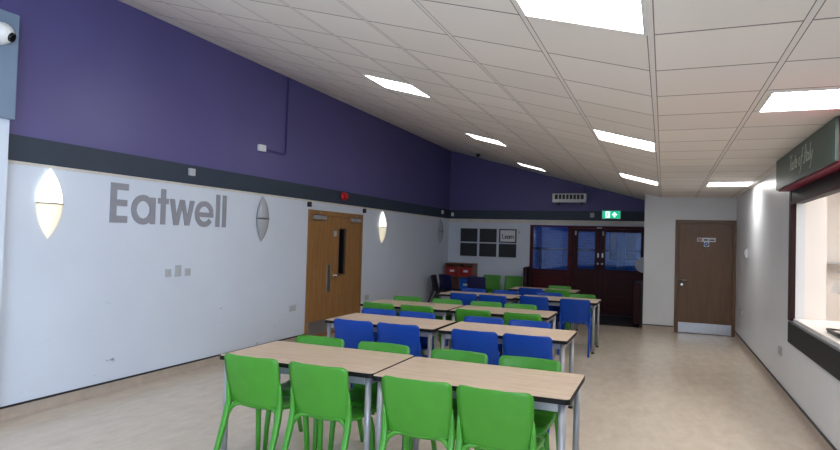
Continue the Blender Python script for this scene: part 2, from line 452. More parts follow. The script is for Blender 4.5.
# servery room behind the hatch
w = MB()
w.box(XR + 0.1, 3.3, 9.0, 9.1, 0, ZFLAT).box(3.2, 3.3, 2.4, 9.0, 0, ZFLAT).box(XR + 0.1, 3.2, 2.4, 2.5, 0, ZFLAT)
w.box(XR + 0.1, XR + 0.285, HY1 + 0.005, HY1 + 0.09, 0, ZFLAT)
struct(w.build('wall_servery', 'servery_paint'), 'cream walls of the servery seen through the hatch', 'wall')

# pier at the left edge
PX, PY0, PY1 = -4.76, 1.5, 3.132
struct(MB().box(XL, PX, PY0, PY1, 0, 3.2).build('wall_pier', 'pier_paint'), 'white wall pier at the left edge', 'wall')

# dark band, cream strip below it, skirtings
def trim(name, mb, mt, label): return struct(mb.build(name, mt), label, 'trim')
trim('trim_1', MB().box(XL, XL + 0.02, PY1, YB - 0.02, 2.14, 2.355), 'band_paint', 'dark grey band along the left wall')
trim('trim_2', MB().box(XL, XI - 0.001, YB - 0.02, YB, 2.14, 2.355), 'band_paint', 'dark grey band along the back wall')
trim('trim_3', MB().box(XL, XL + 0.012, PY1, YB - 0.012, 2.115, 2.14), 'cream_trim', 'thin cream strip under the band on the left wall')
trim('trim_4', MB().box(XL, XI - 0.001, YB - 0.012, YB, 2.055, 2.14), 'cream_trim', 'pale strip under the band on the back wall')
def skirt(name, x0, y0, x1, y1, nx, ny, label):
    """coved vinyl skirting with a black capping strip, along a wall whose normal is (nx, ny)"""
    d = Vector((x1 - x0, y1 - y0, 0)); L = d.length; d.normalize()
    prof = [(0, 0.0), (0.05, 0.0), (0.03, 0.006), (0.017, 0.016), (0.011, 0.032), (0.009, 0.1), (0, 0.1)]
    mb = MB(); mb.prism(prof, (x0, y0, 0), (nx, ny, 0), (0, 0, 1), d, 0, L, 0)
    mb.prism([(0, 0.1), (0.013, 0.1), (0.013, 0.116), (0, 0.116)], (x0, y0, 0), (nx, ny, 0), (0, 0, 1), d, 0, L, 1)
    return struct(mb.build(name, ['skirting_vinyl', 'skirting_cap']), label, 'skirting')
skirt('baseboard_left', XL, PY1 + 0.001, XL, DY0 - 0.005, 1, 0, 'beige coved skirting along the left wall up to the oak doors')
skirt('baseboard_far_left', XL, DY1 + 0.005, XL, YB - 0.05, 1, 0, 'beige coved skirting between oak doors and the far corner')
skirt('baseboard_back', XL + 0.05, YB, BX0 - 0.06, YB, 0, -1, 'beige coved skirting under the framed boards')
skirt('baseboard_inner', XI, YI, D2X0 - 0.005, YI, 0, -1, 'beige coved skirting left of the brown door')
skirt('baseboard_right', XR, YF + 0.01, XR, YI - 0.06, -1, 0, 'beige coved skirting along the right wall')

# ------------------------------------------------------------------ oak double door in the left wall
d1 = struct(thing('door_1', 'oak double door with a slim vision panel in the left wall', 'door', (XL, (DY0 + DY1) / 2, 0)))
x0 = XL - 0.06
fr = MB(); fr.box(x0, XL + 0.012, DY0, DY0 + 0.07, 0, DZ).box(x0, XL + 0.012, DY1 - 0.07, DY1, 0, DZ).box(x0, XL + 0.012, DY0 + 0.07, DY1 - 0.07, DZ - 0.07, DZ)
fr.build('door_frame', 'oak_door', d1)
YM = 8.535
lf = MB().rbox(x0 + 0.005, XL - 0.006, DY0 + 0.073, YM - 0.002, 0.006, DZ - 0.073, 0.003).build('door_leaf', 'oak_door', d1)
MB().rbox(XL - 0.006, XL + 0.0, YM - 0.11, YM - 0.005, 0.70, 1.14, 0.002).build('finger_plate', 'steel', lf)
MB().box(XL - 0.006, XL - 0.003, DY0 + 0.09, YM - 0.02, 0.06, 0.27).build('kick_plate', 'steel', lf)
vy0, vy1, vz0, vz1 = 8.77, 9.02, 0.96, 1.74
rl = MB()
for (a, b, c, d) in ((YM + 0.002, vy0, 0.006, DZ - 0.073), (vy1, DY1 - 0.073, 0.006, DZ - 0.073), (vy0, vy1, 0.006, vz0), (vy0, vy1, vz1, DZ - 0.073)):
    rl.box(x0 + 0.005, XL - 0.006, a, b, c, d)
lf2 = rl.build('door_leaf', 'oak_door', d1)
MB().box(x0 + 0.02, XL - 0.03, vy0, vy1, vz0, vz1).build('vision_panel', 'dark_glass', lf2)
bd = MB()
for (a, b, c, d) in ((vy0, vy0 + 0.015, vz0, vz1), (vy1 - 0.015, vy1, vz0, vz1), (vy0 + 0.015, vy1 - 0.015, vz0, vz0 + 0.015), (vy0 + 0.015, vy1 - 0.015, vz1 - 0.015, vz1)):
    bd.box(XL - 0.03, XL - 0.002, a, b, c, d)
bd.build('glazing_bead', 'brown_door', lf2)
MB().box(XL - 0.006, XL - 0.003, YM + 0.02, DY1 - 0.09, 0.06, 0.27).build('kick_plate', 'steel', lf2)
h = MB(); h.lathe([(0.026, 0), (0.026, 0.008), (0.012, 0.01), (0.011, 0.05)], (XL - 0.006, 8.63, 0.965), (1, 0, 0))
h.tube([(XL + 0.04, 8.625, 0.965), (XL + 0.046, 8.66, 0.962), (XL + 0.046, 8.77, 0.95)], 0.011, 10)
h.build('lever_handle', 'chrome', lf2)
MB().rbox(XL - 0.006, XL + 0.003, 8.60, 8.69, 1.60, 1.69, 0.002).build('notice_sticker', 'grey_plastic', lf2)
for (a, b, p) in ((7.95, 8.28, lf), (9.16, 9.44, lf2)):
    c = MB().rbox(XL - 0.006, XL + 0.055, a, b, 1.855, 1.918, 0.008).build('door_closer', 'silver_paint', p)
    MB().tube([(XL + 0.03, a + 0.08, 1.925), (XL + 0.13, a - 0.03, 1.95), (XL + 0.02, a + 0.2, 1.966)], 0.007, 8).build('closer_arm', 'silver_paint', c)
for (yy) in (7.80, 9.61):
    tag(MB().rbox(XL, XL + 0.05, yy - 0.025, yy + 0.03, 2.035, 2.112, 0.005).build('door_contact', 'black_plastic'),
        'small black box above the %s top corner of the oak doors' % ('near' if yy < 8 else 'far'), 'door contact', 'boxes above the oak doors')

# ------------------------------------------------------------------ brown door in the inner wall
d2 = struct(thing('door_2', 'brown wooden door with a steel kick plate at the right corner', 'door', ((D2X0 + D2X1) / 2, YI, 0)))
f = MB(); f.box(D2X0, D2X0 + 0.06, YI - 0.012, YI + 0.1, 0, D2Z).box(D2X1 - 0.05, D2X1 - 0.002, YI - 0.012, YI + 0.1, 0, D2Z).box(D2X0 + 0.06, D2X1 - 0.05, YI - 0.012, YI + 0.1, D2Z - 0.06, D2Z)
f.build('door_frame', 'brown_door', d2)
lf = MB().rbox(D2X0 + 0.063, D2X1 - 0.053, YI + 0.006, YI + 0.05, 0.006, D2Z - 0.063, 0.003).build('door_leaf', 'brown_door', d2)
MB().box(D2X0 + 0.075, D2X1 - 0.06, YI + 0.003, YI + 0.006, 0.015, 0.20).build('kick_plate', 'steel', lf)
h = MB(); h.lathe([(0.027, 0), (0.027, 0.008), (0.011, 0.01), (0.011, 0.05)], (0.315, YI + 0.006, 0.985), (0, -1, 0))
h.tube([(0.31, YI - 0.042, 0.985), (0.34, YI - 0.046, 0.983), (0.44, YI - 0.046, 0.978)], 0.011, 10); h.build('lever_handle', 'chrome', lf)
MB().lathe([(0.026, 0), (0.026, 0.007), (0.018, 0.012)], (0.325, YI + 0.006, 0.90), (0, -1, 0)).build('lock_escutcheon', 'chrome', lf)
sg = tag(MB().box(0.575, 0.885, YI + 0.002, YI + 0.006, 1.70, 1.775).build('door_sign', 'paper'), 'narrow white sign on the brown door', 'sign')
MB().box(0.58, 0.665, YI + 0.0005, YI + 0.002, 1.703, 1.772).build('sign_panel', 'pink_paper', sg)
tx = MB()
for (a, b, z) in ((0.59, 0.62, 1.752), (0.625, 0.655, 1.752), (0.592, 0.65, 1.735), (0.60, 0.64, 1.718)): tx.box(a, b, YI - 0.0005, YI + 0.0005, z - 0.005, z + 0.005)
tx.box(0.685, 0.755, YI - 0.0005, YI + 0.002, 1.722, 1.748).box(0.775, 0.865, YI - 0.0005, YI + 0.002, 1.722, 1.745)
tx.build('sign_lettering', 'ink', sg)
sg = tag(MB().box(0.688, 0.775, YI + 0.002, YI + 0.006, 1.612, 1.70).build('door_notice', 'paper'), 'small white square notice with a blue disc on the brown door', 'sign')
MB().lathe([(0.037, 0), (0.037, 0.0012)], (0.7315, YI + 0.002, 1.656), (0, -1, 0), 24).build('blue_disc', 'sign_blue', sg)
MB().lathe([(0.013, 0), (0.013, 0.0012)], (0.7315, YI + 0.0008, 1.656), (0, -1, 0), 16).build('white_dot', 'paper', sg)

# ------------------------------------------------------------------ red glazed screen and doors at the back
def glazed(mb, x0, x1, z0, z1, gx0, gx1, gz0, gz1, ya, yb):
    mb.box(x0, gx0, ya, yb, z0, z1).box(gx1, x1, ya, yb, z0, z1).box(gx0, gx1, ya, yb, z0, gz0).box(gx0, gx1, ya, yb, gz1, z1)
    return mb
w1 = struct(thing('window_1', 'red framed side window beside the red doors, with a panel below', 'window', (-2.48, YB, 0)))
ya, yb = YB - 0.01, YB + 0.07
m = MB(); glazed(m, BX0 + 0.002, -2.02, 0, BZ - 0.002, -2.885, -2.06, 0.985, 1.985, ya, yb); m.build('window_frame', 'red_paint', w1)
MB().box(-2.885, -2.06, YB + 0.028, YB + 0.034, 0.985, 1.985).build('window_pane', 'pane_glass', w1)
m = MB(); m.box(-2.86, -2.08, ya - 0.012, ya, 0.86, 0.90).box(-2.86, -2.08, ya - 0.012, ya, 0.12, 0.16).box(-2.86, -2.82, ya - 0.012, ya, 0.16, 0.86).box(-2.12, -2.08, ya - 0.012, ya, 0.16, 0.86)
m.build('panel_moulding', 'dark_red_paint', w1)
m = MB(); m.box(-2.89, -2.055, ya - 0.02, ya, 0.955, 0.985); m.build('window_bead', 'dark_red_paint', w1)

d3 = struct(thing('door_3', 'pair of dark red glazed doors at the back of the room', 'door', (-1.2, YB, 0)))
m = MB(); m.box(-2.018, -1.955, ya - 0.02, yb, 0, BZ - 0.002).box(-1.955, BX1 - 0.002, ya - 0.02, yb, 1.955, BZ - 0.002).box(BX1 - 0.03, BX1 - 0.002, ya - 0.02, yb, 0, 1.955)
m.build('door_frame', 'red_paint', d3)
for (a, b, g0, g1) in ((-1.95, -1.335, -1.835, -1.455), (-1.33, -0.393, -1.225, -0.47)):
    m = MB(); glazed(m, a, b, 0.008, 1.95, g0, g1, 1.03, 1.885, YB, YB + 0.045); lf = m.build('door_leaf', 'dark_red_paint', d3)
    MB().box(g0, g1, YB + 0.02, YB + 0.026, 1.03, 1.885).build('door_pane', 'pane_glass', lf)
    m = MB()
    for (z0, z1) in ((0.12, 0.32), (0.42, 0.90)):
        m.box(a + 0.1, b - 0.1, YB - 0.008, YB, z0, z0 + 0.02).box(a + 0.1, b - 0.1, YB - 0.008, YB, z1 - 0.02, z1).box(a + 0.1, a + 0.12, YB - 0.008, YB, z0 + 0.02, z1 - 0.02).box(b - 0.12, b - 0.1, YB - 0.008, YB, z0 + 0.02, z1 - 0.02)
    m.build('panel_moulding', 'red_paint', lf)
    hx = -1.38 if a < -1.5 else -1.285
    MB().rbox(hx - 0.018, hx + 0.018, YB - 0.008, YB, 1.30, 1.40, 0.003).build('lock_plate', 'steel', lf)
    MB().lathe([(0.018, 0), (0.018, 0.02), (0.025, 0.03), (0.02, 0.045)], (hx, YB, 1.16), (0, -1, 0), 14).build('door_knob', 'steel', lf)
    MB().rbox((g0 - 0.07), (g0 - 0.035), YB - 0.01, YB, 1.80, 1.90, 0.003).build('hook_plate', 'grey_plastic', lf)
tag(MB().lathe([(0.17, 0), (0.17, 0.003)], (-0.41, YB - 0.022, 1.17), (0, -1, 0), 28).build('round_notice', 'paper'), 'round white notice at the right edge of the red doors', 'sign')
tag(MB().rbox(-1.42, -1.3, ya - 0.035, ya - 0.021, 1.962, 1.99, 0.003).build('door_catch', 'grey_plastic'), 'small grey catch at the top of the red doors', 'catch')

def barrier(loc, lx, ly, hgt, label):
    b = thing('barrier', label, 'barrier', loc, 0, 'red barriers beside the back doors')
    m = MB(); m.rbox(loc[0] - lx / 2, loc[0] + lx / 2, loc[1], loc[1] + ly, 0.04, hgt, 0.012); m.build('barrier_panel', 'dark_red_paint', b)
    for yp in (loc[1] - 0.01, loc[1] + ly - 0.035): MB().rbox(loc[0] + lx / 2, loc[0] + lx / 2 + 0.035, yp, yp + 0.045, 0, hgt + 0.02, 0.006).build('post', 'black_plastic', b)
    return b
barrier((-0.47, 12.62, 0), 0.14, 0.9, 0.86, 'dark red half-height barrier panel with black post by the boxed-out wall')
barrier((-2.98, 13.85, 0), 0.05, 0.38, 1.02, 'dark slim barrier standing at the left edge of the red window')

mm = MB().rbox(-2.9, -0.42, 12.52, 14.2, 0.0, 0.012, 0.004)
o = tag(mm.build('entrance_mat', 'mat_black'), 'black entrance mat on the floor before the red doors', 'mat')

# ------------------------------------------------------------------ outside, beyond the glass
struct(MB().box(-8, 6, YB + 0.12, 24, -0.1, 0).build('ground_yard', 'yard_paving'), 'paved yard beyond the red doors', 'ground')
bw = thing('yard_building', 'brick building across the yard, seen through the red window', 'building', (-2, 20, 0))
m = MB().box(-9, 7, 20, 20.3, 0, 4.5); m.build('brick_wall', 'yard_brick', bw)
for i, x in enumerate((-7.2, -5.4, -1.6, 0.4)):
    fm = MB(); glazed(fm, x, x + 1.1, 1.15, 2.4, x + 0.06, x + 1.04, 1.21, 2.34, 19.94, 20.0); fo = fm.build('building_window', 'yard_dark', bw)
    MB().box(x + 0.06, x + 1.04, 19.98, 19.99, 1.21, 2.34).build('window_glass', 'dark_glass', fo)
tag(MB().box(-8, 6, 18.2, 18.45, 0, 0.85).build('yard_ledge', 'yard_white'), 'pale low wall running across the yard outside', 'wall')
rail = thing('yard_rail', 'dark handrail across the yard outside the red window', 'rail', (-3, 17.5, 0))
MB().box(-8, 4, 17.47, 17.53, 1.40, 1.47).build('top_rail', 'yard_dark', rail)
for x in (-7, -5.2, -3.3, -1.7, 0.2, 2): MB().box(x - 0.025, x + 0.025, 17.475, 17.525, 0, 1.40).build('rail_post', 'yard_dark', rail)
tag(MB().rbox(-1.12, -0.92, 16.6, 16.8, 0, 2.9, 0.02).build('yard_post', 'yard_post'), 'pale post outside, seen through the right red door', 'post')

# ------------------------------------------------------------------ things on the left wall
def eatwell():
    s = thing('wall_lettering', 'large grey Eatwell lettering on the left wall', 'lettering', (XL, 5.13, 1.667))
    O, ux, uy, un = (XL, 0, 0), (0, 1, 0), (0, 0, 1), (1, 0, 0)
    b, t, xh = 1.667, 2.056, 1.960
    def L(polys=(), strokes=(), w=0.068):
        m = MB()
        for p in polys: m.prism(p, O, ux, uy, un, 0.0, 0.010)
        if strokes: ribbon(m, strokes, w, O, ux, uy, un, 0.0, 0.0095)
        m.build('letter', 'letter_grey', s)
    R = lambda y0, y1, z0, z1: [(y0, z0), (y1, z0), (y1, z1), (y0, z1)]
    L([R(4.289, 4.360, b, t), R(4.360, 4.492, b, b + 0.068), R(4.360, 4.486, b + 0.165, b + 0.228), R(4.360, 4.497, t - 0.066, t)])
    cy, cz = 4.690, (b + xh) / 2 - 0.003
    L([R(4.786, 4.850, b - 0.002, xh - 0.015)], [arc(cy, cz, 0.118, 0.122, 0, 360, 40)], 0.064)
    L([R(4.925, 4.990, b, t - 0.008), R(4.885, 4.925, xh - 0.072, xh - 0.012), R(4.990, 5.030, xh - 0.072, xh - 0.012)])
    def bar(ya, za, yb_, zb, hw=0.034): return [(ya - hw, za), (ya + hw, za), (yb_ + hw, zb), (yb_ - hw, zb)]
    y0 = 5.046; xs = [y0 + 0.036, 5.150, 5.232, 5.314, 5.418 - 0.032]
    hw, zt, zb = 0.034, xh - 0.008, b
    mid = lambda p, q, f: p + (q - p) * f
    wp = [(xs[0] - hw, zt), (xs[1] - hw, zb), (xs[1] + hw, zb), (xs[2], zt - 0.085), (xs[3] - hw, zb), (xs[3] + hw, zb), (xs[4] + hw, zt), (xs[4] - hw, zt), (xs[3], zb + 0.105), (xs[2] + hw, zt), (xs[2] - hw, zt), (xs[1], zb + 0.105), (xs[0] + hw, zt)]
    L([wp])
    ey, ez = 5.585, (b + xh) / 2 - 0.003
    L([R(5.465, 5.735, ez - 0.036, ez + 0.020)], [arc(ey, ez, 0.122, 0.120, 10, 325, 40)], 0.062)
    L([R(5.780, 5.847, b, t)])
    L([R(5.895, 5.962, b, t)])
eatwell()

def sconce(y, on, label):
    s = thing('wall_lamp', label, 'lamp', (XL, y, 1.497), 0, 'leaf-shaped wall lamps on the left wall')
    zc_, hh, hw, dp = 1.805, 0.308, 0.118, 0.07
    def half(z0, z1):
        m = MB(); nz, na = 14, 12; base = []
        for i in range(nz + 1):
            z = z0 + (z1 - z0) * i / nz; q = abs(z - zc_) / hh; q = min(q, 0.999)
            rr = (hh * hh + hw * hw) / (2 * hw); wv = (math.sqrt(rr * rr - (q * hh) ** 2) - (rr - hw)) / hw
            wv = max(wv, 0.004); base.append(len(m.v))
            for k in range(na + 1):
                th = math.pi * k / na
                m.v.append((XL + 0.012 + dp * wv * math.sin(th), y - hw * wv * math.cos(th), z))
        for i in range(nz):
            for k in range(na): m.face([base[i] + k, base[i] + k + 1, base[i + 1] + k + 1, base[i + 1] + k], 0, True)
            m.face([base[i] + na, base[i], base[i + 1], base[i + 1] + na], 0)
        m.face([base[0] + k for k in range(na, -1, -1)], 0); m.face([base[nz] + k for k in range(na + 1)], 0)
        return m
    half(zc_ + 0.004, zc_ + hh).build('lamp_shade', 'lamp_on_top' if on else 'lamp_off', s)
    half(zc_ - hh, zc_ - 0.004).build('lamp_shade', 'lamp_on_low' if on else 'lamp_off', s)
    m = MB(); m.tube([(XL + 0.012 + (dp + 0.004) * math.sin(math.pi * k / 16), y - (hw + 0.004) * math.cos(math.pi * k / 16), zc_) for k in range(17)], 0.005, 6)
    m.build('divider_band', 'charcoal_plastic', s)
    MB().box(XL, XL + 0.012, y - 0.06, y + 0.06, zc_ - 0.12, zc_ + 0.12).build('back_plate', 'steel', s)
sconce(3.655, True, 'glowing leaf-shaped wall lamp left of the Eatwell lettering')
sconce(6.672, False, 'unlit leaf-shaped wall lamp between Eatwell lettering and the oak doors')
sconce(10.385, True, 'glowing leaf-shaped wall lamp just beyond the oak doors')
sconce(13.61, False, 'unlit leaf-shaped wall lamp near the far left corner')

def plate(name, label, cat, x, y0, y1, z0, z1, d=0.012, group=None, rockers=0, mt='plate_white', side=1, box=None):
    """faceplate on a wall facing +x (side=1) or -x (side=-1), with its switches or socket fronts as parts"""
    s = thing(name, label, cat, (x, (y0 + y1) / 2, z0), 0, group)
    MB().rbox(x, x + side * d, y0, y1, z0, z1, 0.003).build('faceplate', mt, s)
    n = max(1, rockers); wv = (y1 - y0) / n
    for k in range(rockers):
        c = y0 + wv * (k + 0.5); MB().rbox(x + side * d, x + side * (d + 0.005), c - wv * 0.22, c + wv * 0.22, z0 + (z1 - z0) * 0.28, z0 + (z1 - z0) * 0.72, 0.002).build('rocker', 'grey_plastic', s)
    return s
plate('light_switch', 'white light switch, left one of three plates below Eatwell', 'switch', XL, 5.025, 5.105, 1.10, 1.182, rockers=1, group='plates below the lettering')
plate('thermostat', 'taller white plate in the middle of three below Eatwell', 'thermostat', XL, 5.16, 5.24, 1.10, 1.225, 0.02, rockers=1, group='plates below the lettering')
plate('light_switch', 'white light switch, right one of three plates below Eatwell', 'switch', XL, 5.31, 5.395, 1.10, 1.182, rockers=1, group='plates below the lettering')
plate('wall_socket', 'white double socket low on wall left of the oak doors', 'socket', XL, 7.39, 7.545, 0.49, 0.575, rockers=2, group='sockets on the left wall')
plate('wall_socket', 'white double socket low on wall beyond the oak doors', 'socket', XL, 9.76, 9.91, 0.46, 0.555, rockers=2, group='sockets on the left wall')
plate('junction_box', 'small white plate on the dark band above the lettering', 'plate', XL + 0.02, 5.285, 5.37, 2.235, 2.315, 0.03)
s = thing('conduit_box', 'white junction box on purple wall with purple conduit running to ceiling', 'junction box', (XL, 6.6, 2.70))
MB().rbox(XL, XL + 0.05, 6.53, 6.66, 2.70, 2.785, 0.006).build('box_body', 'white_plastic', s)
MB().tube([(XL + 0.016, 6.66, 2.735), (XL + 0.016, 7.14, 2.735), (XL + 0.016, 7.16, 2.755), (XL + 0.016, 7.16, 3.835)], 0.013, 8).build('conduit', 'purple_conduit', s)
s = thing('alarm_sounder', 'red fire alarm sounder on the dark band above the oak doors', 'alarm', (XL + 0.02, 8.86, 2.22))
MB().lathe([(0.07, 0), (0.07, 0.03), (0.055, 0.045)], (XL + 0.02, 8.82, 2.272), (1, 0, 0), 20).build('sounder_base', 'red_alarm', s)
MB().lathe([(0.055, 0.045), (0.05, 0.075), (0.03, 0.09)], (XL + 0.02, 8.82, 2.272), (1, 0, 0), 20).build('sounder_cap', 'red_alarm', s)
for (nm, lab, bx) in (('sensor', 'small white sensor on the left wall band near the corner', (XL + 0.02, XL + 0.06, 13.62, 13.70, 2.225, 2.31)),
                      ('sensor', 'small white sensor on the back wall band in the corner', (-4.93, -4.87, YB - 0.06, YB - 0.02, 2.20, 2.29))):
    tag(MB().rbox(*bx, 0.01).build(nm, 'white_plastic'), lab, 'sensor', 'sensors in the far left corner')

# grey board on the pier and the dome camera
tag(MB().rbox(PX + 0.001, PX + 0.06, PY0 + 0.1, 3.137, 2.425, 3.245, 0.006).build('fascia_board', 'board_grey'), 'blue-grey board at the top left edge behind the dome camera', 'board')
cx, cy, cz = PX + 0.06, 2.985, 3.055
cam = thing('security_camera', 'white turret security camera on the blue-grey board', 'camera', (cx, cy, cz))
MB().lathe([(0.085, 0), (0.085, 0.02), (0.08, 0.028)], (cx, cy, cz), (1, 0, 0), 28).build('mount', 'white_plastic', cam)
prof = [(0.082 * math.cos(math.radians(a)), 0.028 + 0.082 * math.sin(math.radians(a))) for a in range(0, 90, 9)]
MB().lathe(prof, (cx, cy, cz), (1, 0, 0), 28).build('dome', 'white_plastic', cam)
ld = Vector((0.75, 0.40, -0.35)).normalized(); lc = Vector((cx + 0.03, cy, cz))
MB().lathe([(0.036, 0.062), (0.036, 0.088), (0.028, 0.092)], lc, ld, 20).build('lens', 'dark_glass', cam)

# ------------------------------------------------------------------ things on the back wall
pics = [(-4.68, -4.25, 1.575, 1.905, 'black framed board, top left of the six on the back wall'),
        (-4.19, -3.765, 1.575, 1.905, 'black framed board, top middle of the six on the back wall'),
        (-3.70, -3.275, 1.575, 1.905, 'black frame holding the white Learn sheet on the back wall'),
        (-4.68, -4.25, 1.225, 1.545, 'black framed board, bottom left of the six on the back wall'),
        (-4.19, -3.765, 1.225, 1.545, 'black framed board, bottom middle of the six on the back wall'),
        (-3.70, -3.275, 1.225, 1.545, 'black framed board, below the Learn sheet on the back wall')]
for i, (a, b, z0, z1, lab) in enumerate(pics):
    p = thing('framed_board', lab, 'framed board', ((a + b) / 2, YB, z0), 0, 'framed boards on the back wall')
    m = MB(); glazed(m, a, b, z0, z1, a + 0.028, b - 0.028, z0 + 0.028, z1 - 0.028, YB - 0.022, YB); m.build('board_frame', 'black_plastic', p)
    sh = MB().box(a + 0.028, b - 0.028, YB - 0.012, YB, z0 + 0.028, z1 - 0.028).build('sheet', 'paper' if i == 2 else 'chalk_black', p)
    if i == 2:
        tx = MB(); ox, oz, u = a + 0.085, z0 + 0.10, 0.085
        def g(st, dx): return [[(x * u + dx, y * u) for x, y in q] for q in st]
        st = []
        st += g([[(0, 1.3), (0, 0), (0.55, 0)]], 0)
        st += g([[(0.05, 0.42), (0.6, 0.42)], arc(0.32, 0.4, 0.3, 0.38, 0, 310, 14)], 0.058)
        st += g([arc(0.27, 0.4, 0.25, 0.36, 0, 360, 16), [(0.57, 0.84), (0.57, 0.1), (0.68, 0)]], 0.117)
        st += g([[(0.05, 0.8), (0.05, 0)], arc(0.33, 0.42, 0.28, 0.36, 165, 60, 8)], 0.182)
        st += g([[(0.05, 0.8), (0.05, 0)], arc(0.3, 0.45, 0.25, 0.33, 165, 0, 10) + [(0.55, 0)]], 0.222)
        ribbon(tx, st, 0.016, (ox, YB - 0.012, oz), (1, 0, 0), (0, 0, 1), (0, -1, 0), 0, 0.002)
        tx.build('sheet_lettering', 'ink', sh)
plate_ = tag(MB().rbox(-3.225, -3.185, YB - 0.02, YB, 1.80, 1.88, 0.004).build('wall_hook', 'grey_plastic'), 'small grey hook on the wall right of the Learn sheet', 'hook')

hx0, hx1, hz0, hz1 = -2.41, -1.655, 2.545, 2.75
ht = thing('air_heater', 'white slotted air heater on the purple wall above the red doors', 'heater', ((hx0 + hx1) / 2, YB, hz0))
m = MB(); m.rbox(hx0, hx1, YB - 0.2, YB, hz0, hz0 + 0.075, 0.008).box(hx0, hx1, YB - 0.03, YB, hz0 + 0.075, hz1).rbox(hx0, hx0 + 0.05, YB - 0.2, YB - 0.03, hz0 + 0.075, hz1, 0.006).rbox(hx1 - 0.05, hx1, YB - 0.2, YB - 0.03, hz0 + 0.075, hz1, 0.006).box(hx0 + 0.05, hx1 - 0.05, YB - 0.2, YB - 0.03, hz1 - 0.02, hz1)
m.build('heater_body', 'white_plastic', ht)
MB().box(hx0 + 0.05, hx1 - 0.05, YB - 0.16, YB - 0.03, hz0 + 0.078, hz1 - 0.022).build('intake_core', 'black_plastic', ht)
for k in range(1, 8): x = hx0 + 0.05 + (hx1 - hx0 - 0.1) * k / 8; MB().box(x - 0.009, x + 0.009, YB - 0.195, YB - 0.16, hz0 + 0.075, hz1 - 0.02).build('grille_bar', 'white_plastic', ht)
for x in (hx0 + 0.1, hx1 - 0.12): MB().box(x, x + 0.05, YB - 0.12, YB, hz0 - 0.06, hz0).build('bracket', 'black_plastic', ht)
MB().tube([(hx1 - 0.05, YB - 0.015, hz1), (hx1 - 0.05, YB - 0.015, zc(hx1) - 0.01)], 0.012, 8).build('supply_conduit', 'purple_conduit', ht)
tag(MB().rbox(-1.57, -1.48, YB - 0.05, YB - 0.02, 2.215, 2.315, 0.004).build('control_box', 'grey_plastic'), 'small grey control box on the band left of the exit sign', 'control box')

ex = thing('exit_sign', 'lit green exit sign with running figure and arrow over the red doors', 'exit sign', (-1.105, YB - 0.02, 2.19))
MB().rbox(-1.305, -0.905, YB - 0.08, YB - 0.02, 2.185, 2.37, 0.006).build('sign_housing', 'white_plastic', ex)
MB().box(-1.295, -0.915, YB - 0.083, YB - 0.08, 2.195, 2.36).build('sign_face', 'exit_green', ex)
O = (-1.105, YB - 0.083, 2.2775); A = ((1, 0, 0), (0, 0, 1), (0, -1, 0))
m = MB(); m.prism([(-0.125, -0.07), (-0.03, -0.07), (-0.03, 0.07), (-0.125, 0.07)], O, *A, 0, 0.001); m.build('door_symbol', 'exit_white', ex)
m = MB(); m.prism(arc(-0.072, 0.045, 0.014, 0.014, 0, 330, 11), O, *A, 0.001, 0.002)
ribbon(m, [[(-0.078, 0.028), (-0.088, -0.015)], [(-0.085, -0.012), (-0.065, -0.03), (-0.07, -0.06)], [(-0.088, -0.015), (-0.1, -0.04), (-0.118, -0.045)], [(-0.078, 0.022), (-0.055, 0.012), (-0.045, 0.02)], [(-0.08, 0.022), (-0.105, 0.012), (-0.108, -0.008)]], 0.015, O, *A, 0.001, 0.002)
m.build('running_figure', 'exit_green', ex)
m = MB(); m.prism([(0.07, 0.06), (0.012, 0.002), (0.035, -0.018), (0.055, 0.004), (0.055, -0.06), (0.085, -0.06), (0.085, 0.004), (0.105, -0.018), (0.128, 0.002)], O, *A, 0, 0.001); m.build('arrow', 'exit_white', ex)

# tray cabinet in the far left corner
cb = thing('tray_cabinet', 'small wooden tray cabinet in the far left corner', 'cabinet', (-4.62, 13.85, 0))
cx0, cx1, cy0, cy1, cz1 = -4.92, -4.22, 13.85, 14.24, 1.05
m = MB(); m.box(cx0, cx0 + 0.018, cy0, cy1, 0.04, cz1).box(cx1 - 0.018, cx1, cy0, cy1, 0.04, cz1).box(cx0 + 0.018, cx1 - 0.018, cy0, cy1, cz1 - 0.018, cz1).box(cx0 + 0.018, cx1 - 0.018, cy0, cy1, 0.04, 0.058).box(cx0 + 0.018, cx1 - 0.018, cy1 - 0.01, cy1, 0.058, cz1 - 0.018)
m.build('carcass', 'cabinet_wood', cb)
mid = (cx0 + cx1) / 2
MB().box(mid - 0.009, mid + 0.009, cy0 + 0.003, cy1 - 0.01, 0.058, cz1 - 0.018).build('divider', 'cabinet_wood', cb)
for z in (0.40, 0.72): MB().box(cx0 + 0.018, mid - 0.009, cy0 + 0.003, cy1 - 0.01, z, z + 0.016).build('shelf', 'cabinet_wood', cb); MB().box(mid + 0.009, cx1 - 0.018, cy0 + 0.003, cy1 - 0.01, z, z + 0.016).build('shelf', 'cabinet_wood', cb)
for k, x in enumerate((cx0 + 0.02, cx1 - 0.05)): MB().box(x, x + 0.03, cy0 + 0.02, cy1 - 0.02, 0, 0.04).build('foot', 'black_plastic', cb)
